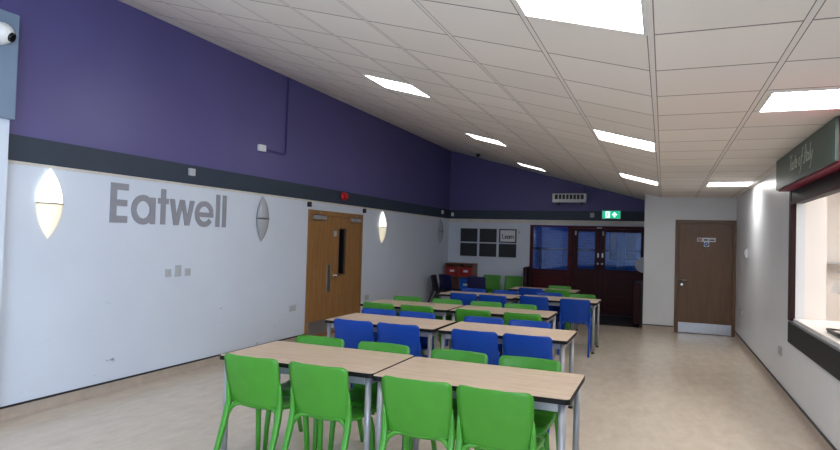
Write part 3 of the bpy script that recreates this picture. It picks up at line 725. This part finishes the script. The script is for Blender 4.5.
def tray(x0, x1, z0, z1, mt, label):
    t = thing('storage_tray', label, 'tray', ((x0 + x1) / 2, cy0 + 0.01, z0), 0, 'trays in the tray cabinet')
    m = MB(); yf = cy0 + 0.004
    m.box(x0, x1, yf, cy1 - 0.03, z0, z0 + 0.008).box(x0, x0 + 0.008, yf, cy1 - 0.03, z0 + 0.008, z1).box(x1 - 0.008, x1, yf, cy1 - 0.03, z0 + 0.008, z1).box(x0 + 0.008, x1 - 0.008, yf, yf + 0.008, z0 + 0.008, z1).box(x0 + 0.008, x1 - 0.008, cy1 - 0.038, cy1 - 0.03, z0 + 0.008, z1)
    m.build('tray_body', mt, t)
    MB().rbox(x0 - 0.004, x1 + 0.004, yf - 0.018, yf, z1 - 0.03, z1, 0.005).build('tray_lip', mt, t)
    xm = (x0 + x1) / 2; MB().rbox(xm - 0.055, xm + 0.055, yf - 0.006, yf, z0 + 0.10, z0 + 0.15, 0.003).build('label_holder', 'paper', t)
tray(cx0 + 0.025, mid - 0.016, 0.737, 0.955, 'tray_red', 'red tray with white label, upper left in the corner cabinet')
tray(mid + 0.016, cx1 - 0.025, 0.737, 0.955, 'tray_red', 'red tray with white label, upper right in the corner cabinet')
tray(mid + 0.016, cx1 - 0.025, 0.417, 0.69, 'tray_blue', 'blue tray below the red ones in the corner cabinet')

# ------------------------------------------------------------------ right wall: serving hatch, sign, small plates
w2 = struct(thing('window_2', 'lit serving hatch in right wall with dark red frame and slate ledge', 'serving hatch', (XR, (HY0 + HY1) / 2, HZ0)))
m = MB(); m.box(XR - 0.03, XR + 0.02, HY1 - 0.005, HY1 + 0.085, 0.875, 2.19); m.build('window_jamb', 'jamb_red', w2)
m = MB(); m.box(XR - 0.025, XR + 0.08, HY0, HY1 - 0.006, 2.06, 2.188); m.build('shutter_box', 'sparkle_dark', w2)
m = MB(); m.box(XR - 0.035, XR - 0.025, HY0, HY1 - 0.006, 2.045, 2.075); m.build('shutter_rail', 'dark_red_paint', w2)
m = MB(); m.rbox(XR - 0.035, XR, HY0 - 0.1, HY1 + 0.05, 0.655, 0.865, 0.006); m.build('window_sill', 'slate', w2)

fs = thing('fascia_sign', 'dark green Taste of Italy sign over the serving hatch', 'sign', (1.15, 5.6, 2.19))
MB().box(1.10, XR - 0.001, 4.0, 7.2, 2.192, 2.512).build('fascia_box', 'red_fascia', fs)
pn = MB().rbox(1.078, 1.10, 4.87, 7.21, 2.205, 2.51, 0.003).build('sign_panel', 'sign_green', fs)
# hand-written lettering on it: reads towards -x, so its writing direction is -y
def script_word(strokes, w, origin, sx, sz, slant=0.28):
    out = []
    for st in strokes: out.append([((x + slant * z) * sx, z * sz) for x, z in st])
    return out
def bow(x, r=0.26): return arc(x + r, 0.34, r, 0.32, 40, 400, 16)
glyph = {
 'T': ([[(0.0, 1.25), (0.9, 1.35)], [(0.5, 1.3), (0.42, 0.6), (0.3, 0.0)]], 0.78),
 'a': ([bow(0.0), [(0.52, 0.66), (0.5, 0.15), (0.62, 0.0), (0.74, 0.1)]], 0.72),
 's': ([[(0.5, 0.58), (0.3, 0.68), (0.12, 0.55), (0.3, 0.36), (0.46, 0.18), (0.28, 0.0), (0.02, 0.08)]], 0.58),
 't': ([[(0.2, 1.15), (0.16, 0.3), (0.24, 0.02), (0.44, 0.1)], [(-0.02, 0.72), (0.46, 0.76)]], 0.48),
 'e': ([[(0.02, 0.32), (0.48, 0.44), (0.42, 0.64), (0.22, 0.66), (0.04, 0.42), (0.08, 0.1), (0.26, 0.0), (0.52, 0.14)]], 0.60),
 'o': ([bow(0.0)], 0.64),
 'f': ([[(0.72, 1.35), (0.52, 1.42), (0.4, 1.1), (0.28, 0.2), (0.12, -0.6), (-0.1, -0.7)], [(0.06, 0.66), (0.62, 0.7)]], 0.62),
 'I': ([[(0.32, 1.4), (0.26, 0.7), (0.16, 0.0)], [(0.1, 1.36), (0.56, 1.44)], [(-0.06, -0.02), (0.4, 0.02)]], 0.56),
 'l': ([[(0.2, 1.4), (0.14, 0.3), (0.22, 0.02), (0.38, 0.1)]], 0.40),
 'y': ([[(0.04, 0.66), (0.08, 0.2), (0.26, 0.06), (0.46, 0.3)], [(0.54, 0.68), (0.42, 0.1), (0.24, -0.6), (0.0, -0.66)]], 0.62),
}
u = 0; words = [[]]
for ch in 'Taste of Italy':
    if ch == ' ': u += 0.5; words.append([]); continue
    st, adv = glyph[ch]
    words[-1] += [[(x + u, z) for x, z in q] for q in st]; u += adv
Y0t, Y1t = 6.50, 5.56
k = (Y0t - Y1t) / u
for sts in words:
    sts = [[((x + 0.25 * z) * k, z * 0.098) for x, z in q] for q in sts]
    m = MB(); ribbon(m, sts, 0.0085, (1.078, Y0t, 2.322), (0, -1, 0), (0, 0, 1), (-1, 0, 0), 0, 0.0015); m.build('sign_word', 'sign_letter', pn)

ct = tag(MB().rbox(XR + 0.005, 1.98, HY0 + 0.03, HY1 - 0.01, 0.872, 0.90, 0.004).build('worktop', 'worktop_white'), 'white servery worktop just inside the serving hatch', 'worktop')
gd = thing('food_guard', 'curved clear glass food guard standing on the servery worktop', 'food guard', (1.6, 5.9, 0.90))
m = MB(); prof = [(1.60 + 0.17 * math.cos(math.radians(a)), 1.22 + 0.165 * math.sin(math.radians(a))) for a in range(180, 85, -9)]
pl = prof + [(x + 0.0, z - 0.008) for x, z in prof[::-1]]
m.prism(pl, (0, 0, 0), (1, 0, 0), (0, 0, 1), (0, 1, 0), 4.6, 6.55); m.build('guard_glass', 'clear_glass', gd)
m = MB(); m.box(1.5, 1.95, 4.6, 6.6, 1.395, 1.405); m.build('shelf_glass', 'clear_glass', gd)
m = MB(); m.box(1.495, 1.5, 4.6, 6.6, 1.39, 1.41); m.build('shelf_edge', 'steel', gd)
for y in (4.65, 6.5): MB().cyl((1.6, y, 0.90), (1.6, y, 1.395), 0.012).build('guard_post', 'steel', gd)
MB().rbox(1.56, 1.66, 4.7, 6.3, 1.33, 1.385, 0.01).build('lamp_housing', 'steel', gd)
MB().cyl((1.61, 4.75, 1.322), (1.61, 6.25, 1.322), 0.012).build('lamp_tube', 'heat_lamp', gd)
sh = thing('wall_shelf', 'thin pale shelf on the far servery wall, seen through the hatch', 'shelf', (2.3, 8.99, 1.42))
MB().rbox(1.6, 3.1, 8.72, 8.998, 1.43, 1.455, 0.004).build('shelf_board', 'grey_plastic', sh)
for x in (1.8, 2.9): MB().prism([(8.76, 1.43), (8.998, 1.43), (8.998, 1.25), (8.975, 1.25)], (0, 0, 0), (0, 1, 0), (0, 0, 1), (1, 0, 0), x, x + 0.02).build('bracket', 'steel', sh)
tr = thing('serving_tray', 'black rimmed serving tray on the servery worktop', 'tray', (1.45, 5.75, 0.90))
m = MB(); m.rbox(1.30, 1.56, 5.45, 6.05, 0.90, 0.908, 0.003); m.build('tray_base', 'steel', tr)
m = MB(); m.tube([(1.30, 5.45, 0.925), (1.56, 5.45, 0.925), (1.56, 6.05, 0.925), (1.30, 6.05, 0.925), (1.30, 5.45, 0.925)], 0.012, 8); m.box(1.295, 1.305, 5.45, 6.05, 0.905, 0.925); m.build('tray_rim', 'black_plastic', tr)
for k in range(4):
    y = 5.52 + k * 0.13
    m = MB(); m.lathe([(0.02, 0), (0.045, 0.01), (0.05, 0.028), (0.038, 0.045), (0.012, 0.052)], (1.42 + 0.02 * (k % 2), y, 0.908), (0, 0, 1), 14)
    tag(m.build('bread_roll', 'food_brown'), 'brown bread roll on the serving tray, %s from the near end' % ('first', 'second', 'third', 'last')[k], 'bread roll', 'rolls on the serving tray')

plate('card_reader', 'white entry panel on right wall beside the brown door', 'entry panel', XR, 10.66, 10.92, 1.455, 1.585, 0.03, side=-1, rockers=2)
plate('wall_socket', 'white socket low on right wall near the brown door', 'socket', XR, 11.24, 11.42, 0.49, 0.575, side=-1, rockers=2)
plate('wall_socket', 'pale socket low on the right wall under the hatch ledge', 'socket', XR, 7.62, 7.78, 0.43, 0.52, side=-1, rockers=2, mt='grey_plastic')

# window behind the viewpoint that brings in the daylight
w3 = struct(thing('window_3', 'window in the right wall beside the viewpoint', 'window', (XR, (WY0 + WY1) / 2, WZ0)))
m = MB(); glazed(m, WY0, WY1, WZ0, WZ1, WY0 + 0.05, WY1 - 0.05, WZ0 + 0.05, WZ1 - 0.05, 0, 0.06)
m.v = [(XR + 0.02 + y, x, z) for (x, y, z) in m.v]; m.f = [tuple(reversed(q)) for q in m.f]; m.build('window_frame', 'white_plastic', w3)
MB().box(XR + 0.045, XR + 0.05, WY0 + 0.05, WY1 - 0.05, WZ0 + 0.05, WZ1 - 0.05).build('window_pane', 'clear_glass', w3)

# ------------------------------------------------------------------ ceiling lights, detector
def ceil_pt(s, y, d=0.0):               # s metres from the fold, up the slope; d below the tiles
    n = Vector((-SLOPE, 0, -1)).normalized() if s > 0 else Vector((0, 0, -1))
    p = Vector((XFOLD - s / SL, y, ZFLAT + s / SL * SLOPE)) if s > 0 else Vector((XFOLD - s, y, ZFLAT))
    return p + n * d
def panel(s0, s1, y0, y1, label, lamp='panel_light'):
    c = ceil_pt((s0 + s1) / 2, (y0 + y1) / 2)
    t = thing('ceiling_light', label, 'ceiling light', c, 0, 'square ceiling light panels')
    sl = s0 >= -0.001
    ux = Vector((-1 / SL, 0, SLOPE / SL)) if sl else Vector((-1, 0, 0)); n = Vector((-SLOPE, 0, -1)).normalized() if sl else Vector((0, 0, -1))
    hw, hl = (s1 - s0) / 2 - 0.012, (y1 - y0) / 2 - 0.012
    fr = MB(); e = 0.016
    for q in ([(-hw, -hl), (hw, -hl), (hw, -hl + e), (-hw, -hl + e)], [(-hw, hl - e), (hw, hl - e), (hw, hl), (-hw, hl)], [(-hw, -hl + e), (-hw + e, -hl + e), (-hw + e, hl - e), (-hw, hl - e)], [(hw - e, -hl + e), (hw, -hl + e), (hw, hl - e), (hw - e, hl - e)]):
        fr.prism(q, c, ux, (0, 1, 0), n, 0.0, 0.008)
    fr.build('light_frame', 'white_plastic', t)
    df = MB(); df.prism([(-hw + e, -hl + e), (hw - e, -hl + e), (hw - e, hl - e), (-hw + e, hl - e)], c, ux, (0, 1, 0), n, 0.0, 0.005); df.build('diffuser', lamp, t)
P = 0.5915
panel(0.0, 0.6, 2.835 - P, 2.835, 'largest ceiling light panel, at the top centre of the photo')
panel(0.0, 0.6, 5.79, 5.79 + P, 'ceiling light panel along the fold, second behind the largest one')
panel(0.0, 0.6, 9.34, 9.34 + P, 'farthest ceiling light panel along the fold line', 'panel_dim')
panel(2.37, 2.97, 5.50, 5.50 + P, 'near ceiling light panel of the three on the sloping part')
panel(2.36, 2.96, 8.93, 8.93 + P, 'middle ceiling light panel of the three on the sloping part', 'panel_dim')
panel(2.36, 2.96, 12.46, 12.46 + P, 'farthest ceiling light panel of the three on the sloping part', 'panel_low')
panel(-1.23, -0.63, 4.045, 4.045 + P, 'ceiling light panel in the flat part near the fascia sign')
panel(-1.23, -0.63, 9.40, 9.40 + P, 'ceiling light panel in the flat part near the brown door')
panel(0.0, 0.6, -1.3, -1.3 + P, 'ceiling light panel behind the viewpoint along the fold')
panel(2.4, 3.0, 1.95, 1.95 + P, 'ceiling light panel on the slope beside the viewpoint')
panel(2.4, 3.0, -1.6, -1.6 + P, 'ceiling light panel on the slope behind the viewpoint')
p = ceil_pt(3.92, 12.85)
sd = thing('smoke_detector', 'small dark detector on the sloping ceiling near the far left corner', 'smoke detector', p)
n = Vector((-SLOPE, 0, -1)).normalized()
MB().lathe([(0.05, 0), (0.05, 0.02), (0.04, 0.03)], p, n, 18).build('detector_base', 'charcoal_plastic', sd)
MB().lathe([(0.034, 0.03), (0.034, 0.06), (0.02, 0.075)], p, n, 18).build('detector_head', 'black_plastic', sd)

# ------------------------------------------------------------------ tables
TH = 0.74
def rounded(hx, hy, r, n=5):
    out = []
    for cx_, cy_, a0 in ((hx - r, hy - r, 0), (-hx + r, hy - r, 90), (-hx + r, -hy + r, 180), (hx - r, -hy + r, 270)):
        out += [(cx_ + r * math.cos(math.radians(a0 + 90 * i / n)), cy_ + r * math.sin(math.radians(a0 + 90 * i / n))) for i in range(n + 1)]
    return out
def make_table():
    t = thing('dining_table', '', 'table', (0, 0, 0), 0, 'beech canteen tables')
    m = MB(); HX, HY = 0.598, 0.35
    m.prism(rounded(HX, HY, 0.03), (0, 0, 0), (1, 0, 0), (0, 1, 0), (0, 0, 1), TH - 0.030, TH - 0.002, 0)
    m.prism(rounded(HX - 0.003, HY - 0.003, 0.028), (0, 0, 0), (1, 0, 0), (0, 1, 0), (0, 0, 1), TH - 0.002, TH, 1)
    m.build('tabletop', ['edge_band', 'beech_laminate'], t, True)
    lx, ly = HX - 0.045, HY - 0.045
    for sx in (-1, 1):
        for sy in (-1, 1):
            lg = MB().cyl((sx * lx, sy * ly, 0.02), (sx * lx, sy * ly, TH - 0.030), 0.021, n=18).build('leg', 'silver_paint', t, True)
            MB().cyl((sx * lx, sy * ly, 0), (sx * lx, sy * ly, 0.022), 0.0225, n=18).build('foot_cap', 'black_plastic', lg, True)
    for sy in (-1, 1): MB().rbox(-lx + 0.021, lx - 0.021, sy * ly - 0.012, sy * ly + 0.012, TH - 0.082, TH - 0.027, 0.004).build('apron_rail', 'silver_paint', t, True)
    for sx in (-1, 1): MB().rbox(sx * lx - 0.012, sx * lx + 0.012, -ly + 0.021, ly - 0.021, TH - 0.082, TH - 0.027, 0.004).build('apron_rail', 'silver_paint', t, True)
    return t
tables = [(-2.262, 3.735, 'front row left table, beech top with black edge'), (-1.052, 3.695, 'front row right table, beech top with black edge'),
          (-2.60, 5.70, 'second row left table, beech top, in front of the oak doors'), (-1.36, 5.695, 'second row right table, beech top with free end by the aisle'),
          (-3.02, 7.27, 'third row left table, beech top, beyond the oak doors'), (-1.80, 7.28, 'third row right table, beech top between green chairs'),
          (-2.70, 9.31, 'fourth row left table, beech top with blue chairs'), (-1.48, 9.43, 'fourth row right table with a free end beside pulled-out blue chair'),
          (-2.01, 11.15, 'rearmost table, beech top, nearest the red doors')]
proto = None
for i, (x, y, lab) in enumerate(tables):
    if proto is None:
        proto = make_table(); proto.location = (x, y, 0); proto['label'] = lab
    else: dup(proto, (x, y, 0), random.uniform(-0.008, 0.008), lab)

# ------------------------------------------------------------------ chairs: one-piece plastic, backrest curving into the seat, four tapering legs
CH = 0.795
def shell(rows, halfw, rim, thick):
    """rows: list of (y, z) down the middle; halfw per row; rim: how far the edges come forward / up"""
    bm = bmesh.new(); nx = 12; grid = []
    for i, (y, z) in enumerate(rows):
        a = rows[max(i - 1, 0)]; b = rows[min(i + 1, len(rows) - 1)]
        t = Vector((0, b[0] - a[0], b[1] - a[1])).normalized(); nrm = Vector((0, -t.z, t.y))   # towards the sitter
        r = []
        for k in range(nx + 1):
            q = -1 + 2 * k / nx
            p = Vector((q * halfw[i], y, z)) + nrm * (rim[i] * q * q)
            r.append(bm.verts.new(p))
        grid.append(r)
    for i in range(len(rows) - 1):
        for k in range(nx): bm.faces.new((grid[i][k], grid[i][k + 1], grid[i + 1][k + 1], grid[i + 1][k]))
    bmesh.ops.recalc_face_normals(bm, faces=bm.faces[:])
    bmesh.ops.solidify(bm, geom=bm.faces[:], thickness=thick)
    bmesh.ops.recalc_face_normals(bm, faces=bm.faces[:])
    return bm
def make_chair(mt, name, label, group):
    t = thing(name, label, 'chair', (0, 0, 0), 0, group)
    # backrest: from the rounded top down to the bend
    rows = []; hw = []; rim = []
    for f_ in (0, 0.006, 0.02, 0.042, 0.072, 0.11, 0.15, 0.22, 0.3, 0.4, 0.5, 0.6, 0.7, 0.8, 0.87, 0.93, 0.97, 1.0):
        z = CH - (CH - 0.462) * f_
        y = -0.245 + 0.075 * f_ ** 1.3
        rows.append((y, z))
        w_ = 0.217 - 0.012 * f_
        d = (CH - z)
        if d < 0.045: w_ -= 0.042 * (1 - math.sqrt(max(0, 1 - (1 - d / 0.045) ** 2)))
        hw.append(w_); rim.append(0.030)
    # flatten the very top edge: slight crown
    bb = shell(rows, hw, rim, 0.012)
    MB().bm_add(bb, 0, True).build('backrest', mt, t, True)
    rows = [(-0.170, 0.462), (-0.161, 0.447), (-0.142, 0.437), (-0.115, 0.433), (-0.06, 0.428), (0.0, 0.427), (0.06, 0.430), (0.11, 0.437), (0.155, 0.441), (0.178, 0.438), (0.195, 0.425), (0.203, 0.405)]
    hw = [0.205, 0.203, 0.202, 0.202, 0.205, 0.208, 0.21, 0.21, 0.207, 0.202, 0.195, 0.185]
    rim = [0.030, 0.026, 0.022, 0.018, 0.014, 0.012, 0.010, 0.008, 0.006, 0.004, 0.0, 0.0]
    MB().bm_add(shell(rows, hw, rim, 0.012), 0, True).build('seat', mt, t, True)
    for sx in (-1, 1):
        m = MB()
        pts = [(sx * 0.210, -0.180, 0.64), (sx * 0.208, -0.166, 0.56), (sx * 0.204, -0.158, 0.485), (sx * 0.204, -0.174, 0.41), (sx * 0.207, -0.218, 0.28), (sx * 0.209, -0.276, 0.12), (sx * 0.210, -0.322, 0.0)]
        m.tube(pts, [0.004, 0.012, 0.018, 0.0195, 0.018, 0.0165, 0.015], 12, flat=1.0)
        # web under the bottom corner of the back
        m.tube([(sx * 0.207, -0.172, 0.375), (sx * 0.188, -0.160, 0.428), (sx * 0.150, -0.153, 0.455), (sx * 0.09, -0.158, 0.464)], [0.013, 0.018, 0.014, 0.005], 8)
        m.build('leg', mt, t, True)
        m = MB()
        pts = [(sx * 0.17, 0.11, 0.425), (sx * 0.19, 0.140, 0.40), (sx * 0.198, 0.158, 0.33), (sx * 0.204, 0.172, 0.18), (sx * 0.208, 0.182, 0.0)]
        m.tube(pts, [0.012, 0.018, 0.018, 0.016, 0.014], 12, flat=1.0)
        m.build('leg', mt, t, True)
    return t
PROT = {}
def chair(col, x, yback, face, label, rz=0.0):
    """x, yback: where the top of the back stands; face=+1 looks away from the viewer, -1 towards"""
    rot = (0 if face > 0 else math.pi) + rz
    off = Vector((0, -0.225, 0)); off.rotate(Matrix.Rotation(rot, 3, 'Z'))
    loc = (x - off.x, yback - off.y, 0)
    label = label
    grp = {'green': 'green canteen chairs', 'blue': 'blue canteen chairs', 'navy': 'dark navy chairs by the far wall', 'charcoal': None}[col]
    if col not in PROT:
        o = make_chair(col + '_plastic', 'dining_chair', label, grp); o.location = loc; o.rotation_euler = (0, 0, rot); PROT[col] = o
    else:
        o = dup(PROT[col], loc, rot, label)
    return o
R = lambda a=0.03: random.uniform(-a, a)
pos4 = ['at the wall end', 'second from the wall', 'second from the aisle', 'at the aisle end']
def row(cols, xs, y, face, side, rowname):
    for i, (c, x, p) in enumerate(zip(cols, xs, pos4)):
        chair(c, x, (y if isinstance(y, float) else y[i]) + R(0.005), face, '%s plastic chair on the %s side of the %s, %s' % (c, side, rowname, p), R())
row(['green'] * 4, (-2.477, -1.967, -1.285, -0.827), (3.235, 3.225, 3.165, 3.155), 1, 'near', 'front row')
row(['green'] * 4, (-2.49, -1.935, -1.34, -0.835), 4.135, -1, 'far', 'front row')
row(['blue'] * 4, (-2.755, -2.282, -1.54, -1.07), 5.14, 1, 'near', 'second row')
row(['blue'] * 4, (-2.93, -2.47, -1.72, -1.24), 6.10, -1, 'far', 'second row')
row(['green'] * 4, (-3.245, -2.735, -2.03, -1.455), 6.70, 1, 'near', 'third row')
row(['green'] * 4, (-3.27, -2.69, -2.145, -1.69), 7.70, -1, 'far', 'third row')
chair('blue', -2.79, 8.70, 1, 'blue plastic chair on near side of the fourth row left table, wall end')
chair('blue', -2.335, 8.69, 1, 'blue plastic chair on the near side of the fourth row left table, right of pair')
chair('blue', -1.77, 8.93, 1, 'blue plastic chair tucked under the fourth row right table, left of pulled-out chair')
chair('blue', -1.165, 8.875, 1, 'blue plastic chair pulled out at aisle end of fourth row, whole back visible', 0.02)
chair('blue', -2.95, 9.74, -1, 'blue plastic chair on the far side of the fourth row left table, wall end')
chair('blue', -2.40, 9.74, -1, 'blue plastic chair on the far side of the fourth row left table, middle of room')
chair('blue', -1.70, 9.84, -1, 'blue plastic chair on the far side of the fourth row right table')
chair('green', -1.19, 9.86, -1, 'green plastic chair on far side of the fourth row, behind the pulled-out blue chair')
chair('blue', -2.14, 10.50, 1, 'blue plastic chair on the near side of the rearmost table')
chair('green', -1.68, 10.52, 1, 'green plastic chair on the near side of the rearmost table')
chair('green', -1.80, 11.56, -1, 'green plastic chair on the far side of the rearmost table')
chair('green', -3.80, 14.08, -1, 'green plastic chair against the back wall, left one of two under the boards', 0.05)
chair('green', -3.27, 14.08, -1, 'green plastic chair against the back wall, right one nearer the red window', -0.05)
chair('navy', -3.90, 13.08, 1, 'dark navy plastic chair in front of the tray cabinet, seen from behind', 0.04)
chair('navy', -4.715, 13.22, 1, 'dark navy plastic chair close to the left wall, left of the tray cabinet', -0.5)
chair('charcoal', -4.86, 12.86, 1, 'charcoal plastic chair by the left wall beside the navy chair', -1.5)

# ------------------------------------------------------------------ light
def area(name, loc, rot, sx, sy, power, color, spread=None):
    l = bpy.data.lights.new(name, 'AREA'); l.shape = 'RECTANGLE'; l.size = sx; l.size_y = sy; l.energy = power; l.color = color
    if spread: l.spread = spread
    o = bpy.data.objects.new(name, l); C.objects.link(o); o.location = loc; o.rotation_euler = rot
    return o
# daylight entering through the window in the right wall behind the viewpoint
area('window_daylight', (XR + 0.25, (WY0 + WY1) / 2, (WZ0 + WZ1) / 2), (0, math.radians(90), 0), WZ1 - WZ0, WY1 - WY0, 340, (0.62, 0.80, 1.0))
# servery ceiling lamp
area('servery_lamp', (2.2, 6.6, 2.45), (0, 0, 0), 0.6, 2.4, 34, (1.0, 0.96, 0.93))

W = bpy.data.worlds.new('World'); SC.world = W; W.use_nodes = True
bg = W.node_tree.nodes['Background']; bg.inputs['Color'].default_value = (0.10, 0.24, 0.62, 1); bg.inputs['Strength'].default_value = 0.30

# ------------------------------------------------------------------ camera (solved from the vanishing lines of the photo)
F_PX, YAW, PITCH, ROLL = 601.87, 0.385156, 0.025032, 0.029084
cy_, sy_, ct_, st_, cr_, sr_ = math.cos(YAW), math.sin(YAW), math.cos(PITCH), math.sin(PITCH), math.cos(ROLL), math.sin(ROLL)
fw = Vector((-sy_ * ct_, cy_ * ct_, st_)); rt = Vector((cy_, sy_, 0)); up = rt.cross(fw)
r2 = rt * cr_ + up * sr_; u2 = up * cr_ - rt * sr_
cd = bpy.data.cameras.new('camera'); cd.sensor_fit = 'HORIZONTAL'; cd.sensor_width = 36; cd.lens = F_PX / 840 * 36
cam_o = bpy.data.objects.new('camera', cd); C.objects.link(cam_o)
cam_o.matrix_world = Matrix(((r2.x, u2.x, -fw.x, 0), (r2.y, u2.y, -fw.y, 0), (r2.z, u2.z, -fw.z, 1.58), (0, 0, 0, 1)))
SC.camera = cam_o
vs = SC.view_settings; vs.view_transform = 'Standard'; vs.look = 'None'; vs.gamma = 1; vs.use_curve_mapping = False; vs.exposure = 0.62
SC.cycles.use_denoising = True
SC.cycles.max_bounces = 10; SC.cycles.diffuse_bounces = 6; SC.cycles.sample_clamp_indirect = 6
